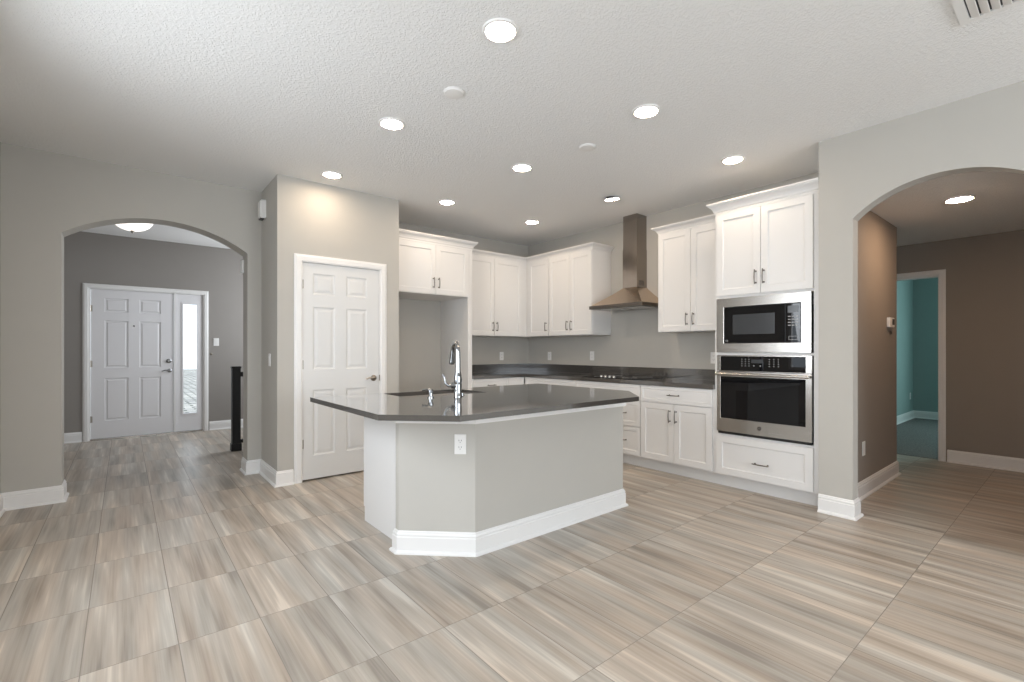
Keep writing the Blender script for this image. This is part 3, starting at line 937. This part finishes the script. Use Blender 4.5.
# sink
sk = thing('kitchen_sink', 'stainless undermount sink bowl in the island worktop', 'sink', ((SX0 + SX1) / 2, (SY0 + SY1) / 2, 0))
bm = new(); hx_, hy_ = (SX1 - SX0) / 2, (SY1 - SY0) / 2
def rr(hx, hy, z, r=0.05): return [bm.verts.new((p[0], p[1], z)) for p in rounded([(-hx, -hy), (-hx, hy), (hx, hy), (hx, -hy)], r)]
rings = [rr(hx_ + 0.02, hy_ + 0.02, 0.8795), rr(hx_ - 0.001, hy_ - 0.001, 0.8795), rr(hx_ - 0.004, hy_ - 0.004, 0.70), rr(hx_ - 0.03, hy_ - 0.03, 0.668)]
for a, b_ in zip(rings, rings[1:]):
    for i in range(len(a)): bm.faces.new([a[i], a[(i + 1) % len(a)], b_[(i + 1) % len(a)], b_[i]])
bm.faces.new(rings[-1])
make('bowl', bm, SINKS, sk, True)
bm = new(); lathe(bm, [(0.055, 0.669), (0.055, 0.672), (0.040, 0.672), (0.036, 0.669), (0.0005, 0.669)], (0, 0, 0), 28)
make('drain', bm, CHROME, sk, True)

# faucet
fc = thing('kitchen_faucet', 'tall chrome pull-down faucet with side lever behind the island sink', 'faucet', (1.765, 2.735, 0.9105))
bm = new()
lathe(bm, [(0.030, 0), (0.030, 0.006), (0.027, 0.012), (0.0255, 0.05), (0.0275, 0.08), (0.0275, 0.125), (0.024, 0.150), (0.0195, 0.175), (0.0180, 0.26), (0.0165, 0.300)], (0, 0, 0), 28)
make('body', bm, CHROME, fc, True)
dx_, dy_ = 0.33, 0.944
bm = new()
pts = [(0, 0.295), (0.002, 0.325), (0.020, 0.355), (0.060, 0.372), (0.105, 0.366), (0.140, 0.345)]
tube(bm, [(dx_ * a, dy_ * a, z) for a, z in pts], [0.0165, 0.0155, 0.0145, 0.014, 0.014, 0.014], 16, 4)
make('spout', bm, CHROME, fc, True)
bm = new()
pts = [(0.138, 0.347), (0.155, 0.322), (0.170, 0.280), (0.182, 0.232), (0.185, 0.218)]
tube(bm, [(dx_ * a, dy_ * a, z) for a, z in pts], [0.0145, 0.016, 0.020, 0.022, 0.018], 16, 3)
make('spray_head', bm, CHROME, fc, True)
bm = new()
lx, ly = -0.85, 0.53
tube(bm, [(0, 0, 0.075), (lx * 0.045, ly * 0.045, 0.078)], [0.026, 0.021], 18, 0)
tube(bm, [(lx * 0.040, ly * 0.040, 0.078), (lx * 0.060, ly * 0.060, 0.076), (lx * 0.078, ly * 0.078, 0.088), (lx * 0.088, ly * 0.088, 0.112), (lx * 0.094, ly * 0.094, 0.138), (lx * 0.106, ly * 0.106, 0.156)],
     [0.013, 0.011, 0.009, 0.0075, 0.007, 0.006], 12, 4)
make('lever', bm, CHROME, fc, True)

# soap dispenser and air switch
sd = thing('soap_dispenser', 'short chrome soap pump left of the faucet on the island worktop', 'soap dispenser', (1.592, 2.800, 0.9105))
bm = new(); lathe(bm, [(0.022, 0), (0.022, 0.006), (0.014, 0.010), (0.0125, 0.032), (0.017, 0.036), (0.018, 0.050), (0.012, 0.058), (0.0005, 0.060)], (0, 0, 0), 24)
make('body', bm, CHROME, sd, True)
bm = new(); tube(bm, [(0, 0, 0.053), (-0.02, 0.016, 0.055), (-0.048, 0.034, 0.050)], [0.009, 0.0075, 0.006], 12, 3)
make('nozzle', bm, CHROME, sd, True)
bm = new(); lathe(bm, [(0.018, 0), (0.018, 0.004), (0.013, 0.007), (0.012, 0.014), (0.0005, 0.015)], (1.855, 2.822, 0.9105), 22)
tag(make('air_switch', bm, CHROME, None, True), 'small round chrome disposal button right of the faucet', 'button')


# ------------------------------------------------------------------ outlets, switches, small wall devices
def outlet(label, loc, rz, group=None, kind='outlet', name='electrical_outlet'):
    t = thing(name, label, 'outlet' if kind == 'outlet' else 'light switch' if kind == 'switch' else 'wall plate', loc, rz, group or ('light switches' if kind == 'switch' else 'wall outlets' if kind == 'outlet' else None))
    make('cover_plate', Box(-0.036, 0.036, -0.006, 0, -0.060, 0.060, bev=0.0025), PLATE, t)
    if kind == 'outlet':
        for s in (0.020, -0.020):
            bm = new(); pts_ = [(0.017 * math.cos(a), s + 0.0155 * math.sin(a)) for a in [2 * PI * k / 24 for k in range(24)]]
            prism(bm, [(p[0], max(min(p[1], s + 0.0125), s - 0.0125)) for p in pts_], -0.0085, -0.006, 'y')
            r_ = make('receptacle', bm, PLATE, t)
            b2 = new()
            box(b2, -0.0085, -0.006, -0.0088, -0.0084, s - 0.001, s + 0.008); box(b2, 0.006, 0.0085, -0.0088, -0.0084, s - 0.001, s + 0.008)
            box(b2, -0.002, 0.002, -0.0088, -0.0084, s - 0.010, s - 0.006)
            make('slot', b2, SLOT, r_)
    elif kind == 'switch':
        bm = new(); prism(bm, [(-0.0065, -0.030), (-0.011, 0.030), (-0.006, 0.030), (-0.006, -0.030)], -0.016, 0.016, 'x')
        make('rocker', bm, PLATE, t)
    for s in (0.048, -0.048):
        bm = new(); cyl(bm, (0, -0.0075, s), 0.0028, 0.0016, 'y', 10); make('screw', bm, PLATE, t)
    return t


outlet('white outlet on the back wall above the worktop, left of the corner', (4.264, 5.4395, 1.142), 0)
outlet('white outlet on the right kitchen wall, nearest to the corner', (4.7895, 4.974, 1.143), KR)
outlet('white outlet on the right kitchen wall just left of the hood', (4.7895, 4.164, 1.153), KR)
outlet('white outlet half hidden behind the oven cabinet above the worktop', (4.7895, 2.494, 1.148), KR)
ang = math.atan2(2.335 - 2.659, 1.630 - 1.290)
outlet('white outlet on the clipped corner of the island', (1.630 - math.cos(ang) * 0.090, 2.335 - math.sin(ang) * 0.090, 0.664), ang)
outlet('white rocker switch on the narrow grey wall beside the pantry door', (1.0685, 4.918, 1.137), KR, kind='switch', name='light_switch')
outlet('white rocker switch on the dark foyer wall right of the front door', (1.101, 8.5495, 1.354), 0, kind='switch', name='light_switch')
outlet('beige wall plate low on the hall side wall', (4.822, 1.2045, 0.400), 0, kind='plate', name='blank_plate')
outlet('outlet on the teal bedroom wall seen through the doorway', (10.845, 2.0195, 0.410), 0)

# thermostat on the hall wall
th = thing('thermostat', 'small white thermostat with dark screen on the warm-lit hall wall', 'thermostat', (5.63, 1.2045, 1.49))
make('case', Box(-0.085, 0.085, -0.026, 0, -0.045, 0.048, bev=0.006), PLATE, th)
make('screen', Box(0.0, 0.070, -0.028, -0.0262, -0.020, 0.035), SLOT, th)
bm = new(); lathe(bm, [(0.016, 0), (0.016, -0.012), (0.010, -0.020), (0.0005, -0.021)], (5.66, 1.2045, 1.395), 16, 'y')
tag(make('door_hook', bm, NICKEL, None, True), 'small dark knob on the hall wall just below the thermostat', 'hook')
# siren high on the pantry return wall
al = thing('alarm_siren', 'white alarm siren box high on the grey wall left of the pantry', 'alarm', (1.0685, 5.135, 2.60), KR)
bm = new(); prism(bm, [(-0.052, -0.085), (0.052, -0.085), (0.062, -0.070), (0.062, 0.080), (0.050, 0.095), (-0.050, 0.095), (-0.062, 0.080), (-0.062, -0.070)], -0.050, 0.0, 'y')
bmesh.ops.bevel(bm, geom=[e for e in bm.edges if all(abs(v.co.y + 0.05) < 1e-5 for v in e.verts)], offset=0.014, segments=3, affect='EDGES')
make('case', bm, PLATE, al, True)
make('grille', Box(-0.040, 0.040, -0.046, -0.012, -0.094, -0.0855), SLOT, al)
# chime at the arch jamb
tag(make('door_chime', Box(0.922, 0.9435, 5.44, 5.49, 2.015, 2.145, bev=0.004), PLATE), 'slim white chime box on the right jamb of the entry arch', 'chime')
# small hook on foyer wall
bm = new(); lathe(bm, [(0.014, 0), (0.014, -0.008), (0.006, -0.014), (0.006, -0.03), (0.0005, -0.031)], (1.039, 8.5495, 1.17), 14, 'y')
tag(make('coat_hook', bm, NICKEL, None, True), 'tiny dark hook on the foyer wall below the switch', 'hook')

# ------------------------------------------------------------------ black stair railing in the foyer
nr = thing('stair_railing', 'black stair railing with square newel post in the foyer', 'railing', (1.060, 6.630, 0))
bm = new(); box(bm, -0.045, 0.045, -0.045, 0.045, 0.0, 1.005); box(bm, -0.052, 0.052, -0.052, 0.052, 1.005, 1.030, bev=0.006); box(bm, -0.056, 0.056, -0.056, 0.056, 0, 0.09, bev=0.006)
make('newel_post', bm, IRON, nr)
bm = new(); prism(bm, [(-0.028, 0.905), (0.028, 0.905), (0.032, 0.925), (0.024, 0.960), (-0.024, 0.960), (-0.032, 0.925)], 0.045, 1.38, 'x')
make('handrail', bm, IRON, nr)
make('bottom_rail', Box(0.045, 1.38, -0.02, 0.02, 0.09, 0.13), IRON, nr)
for k in range(10):
    x = 0.15 + k * 0.125
    make('baluster', Box(x - 0.009, x + 0.009, -0.009, 0.009, 0.13, 0.905), IRON, nr)

# ------------------------------------------------------------------ ceiling fixtures
def downlight(x, y, label):
    t = thing('recessed_light', label, 'ceiling light', (x, y, H), 0, 'recessed downlights in the kitchen ceiling')
    bm = new(); lathe(bm, [(0.071, -0.004), (0.076, -0.010), (0.088, -0.007), (0.092, 0.0), (0.071, 0.0)], (0, 0, 0), 36)
    make('trim_ring', bm, PLATE, t, True)
    bm = new(); cyl(bm, (0, 0, -0.0065), 0.0715, 0.003, 'z', 36)
    make('lens', bm, LED, t)
    return t


dl = downlight(1.446, 1.853, 'large lit ceiling downlight nearest the camera, above the island end')
for x, y, lab in ((1.452, 3.096, 'lit ceiling downlight in front of the pantry door, behind the nearest smoke detector'),
                  (1.454, 4.340, 'lit ceiling downlight just above the pantry door wall'),
                  (2.681, 1.864, 'lit ceiling downlight between the nearest one and the light above the oven cabinet'),
                  (2.676, 3.125, 'lit ceiling downlight over the middle of the kitchen, left of the far smoke detector'),
                  (2.678, 4.364, 'lit ceiling downlight in front of the refrigerator alcove cabinet'),
                  (3.923, 1.879, 'lit ceiling downlight above the oven cabinet'),
                  (3.911, 4.376, 'lit ceiling downlight above the far kitchen corner')):
    dup(dl, (x, y, H), 0, lab)
# the one that hangs loose beside the hood
lo_ = thing('recessed_light', 'lit downlight hanging loose and tilted from its dark hole near the range hood', 'ceiling light', (3.927, 3.145, H), math.radians(-51.3), 'recessed downlights in the kitchen ceiling')
bm = new(); cyl(bm, (-0.02, 0.0, -0.0015), 0.045, 0.0015, 'z', 32); make('hole', bm, SLOT, lo_)
def tilt(o):
    o.location = (0.0, 0.0, -0.014); o.rotation_euler = (math.radians(8), math.radians(-3), 0)
    return o
bm = new(); lathe(bm, [(0.071, -0.004), (0.076, -0.010), (0.088, -0.007), (0.092, 0.0), (0.071, 0.0)], (0, 0, 0), 36); tilt(make('trim_ring', bm, PLATE, lo_, True))
bm = new(); cyl(bm, (0, 0, -0.0065), 0.0715, 0.003, 'z', 36); tilt(make('lens', bm, LED, lo_))
bm = new(); cyl(bm, (-0.015, -0.01, 0.0), 0.045, 0.010, 'z', 32); tilt(make('housing', bm, BLACKP, lo_))
bm = new(); tube(bm, [(0.02, 0.03, 0), (0.03, 0.035, -0.012), (0.01, 0.02, -0.02)], 0.003, 8, 3); make('spring_clip', bm, NICKEL, lo_, True)


def detector(x, y, label):
    t = thing('smoke_detector', label, 'smoke detector', (x, y, H), 0, 'smoke detectors on the kitchen ceiling')
    bm = new(); lathe(bm, [(0.062, 0), (0.062, -0.006), (0.057, -0.011), (0.040, -0.014), (0.0005, -0.015)], (0, 0, 0), 32)
    make('cover', bm, PLATE, t, True)
    bm = new(); lathe(bm, [(0.066, 0), (0.066, -0.004), (0.060, -0.005), (0.060, 0)], (0, 0, 0), 32); make('base_ring', bm, PLATE, t, True)
    return t


sdt = detector(1.573, 2.481, 'round white smoke detector on the ceiling nearest the camera')
dup(sdt, (2.802, 2.485, H), 0, 'round white smoke detector on the ceiling farther off toward the hood')

# air register
ar = thing('ceiling_vent', 'white air supply register at the top right edge of the ceiling', 'vent', (3.15, 0.394, H))
bm = new(); frame_mesh_pts = None
box(bm, -0.36, 0, -0.035, 0, -0.012, 0); box(bm, -0.36, 0, -0.61, -0.575, -0.012, 0); box(bm, -0.030, 0, -0.575, -0.035, -0.012, 0); box(bm, -0.36, -0.330, -0.575, -0.035, -0.012, 0)
box(bm, -0.330, -0.030, -0.24, -0.215, -0.012, 0); box(bm, -0.330, -0.030, -0.42, -0.395, -0.012, 0)
make('frame', bm, PLATE, ar)
make('duct', Box(-0.330, -0.030, -0.575, -0.035, -0.002, -0.001), SLOT, ar)
for g0 in (-0.215, -0.395, -0.575):
    for k in range(5):
        y = g0 + 0.018 + k * 0.035
        bm = new(); prism(bm, [(y - 0.014, -0.015), (y - 0.012, -0.016), (y + 0.016, -0.008), (y + 0.014, -0.007)], -0.330, -0.030, 'x')
        make('louver', bm, PLATE, ar)

# foyer dome light
fl = thing('foyer_dome_light', 'lit white glass bowl ceiling light with small finial in the foyer', 'ceiling light', (0.075, 7.08, H))
bm = new(); lathe(bm, [(0.075, 0), (0.075, -0.015), (0.060, -0.028), (0.020, -0.032), (0.012, -0.10)], (0, 0, 0), 32); make('canopy', bm, NICKEL, fl, True)
bm = new(); lathe(bm, [(0.195, -0.075), (0.196, -0.085), (0.186, -0.105), (0.160, -0.140), (0.115, -0.172), (0.065, -0.190), (0.0005, -0.195)], (0, 0, 0), 40); make('glass_bowl', bm, DOME, fl, True)
bm = new(); lathe(bm, [(0.018, -0.190), (0.020, -0.200), (0.012, -0.210), (0.010, -0.218), (0.0005, -0.225)], (0, 0, 0), 20); make('finial', bm, NICKEL, fl, True)
# hall flush light
hl = thing('hall_ceiling_light', 'flat lit round ceiling light in the warm-lit hall', 'ceiling light', (5.17, 0.654, HH))
bm = new(); lathe(bm, [(0.090, 0), (0.090, -0.010), (0.085, -0.014), (0.081, -0.014), (0.081, 0)], (0, 0, 0), 40); make('trim_ring', bm, PLATE, hl, True)
bm = new(); lathe(bm, [(0.0805, -0.004), (0.077, -0.015), (0.055, -0.019), (0.0005, -0.021)], (0, 0, 0), 40); make('lens', bm, LEDHALL, hl, True)
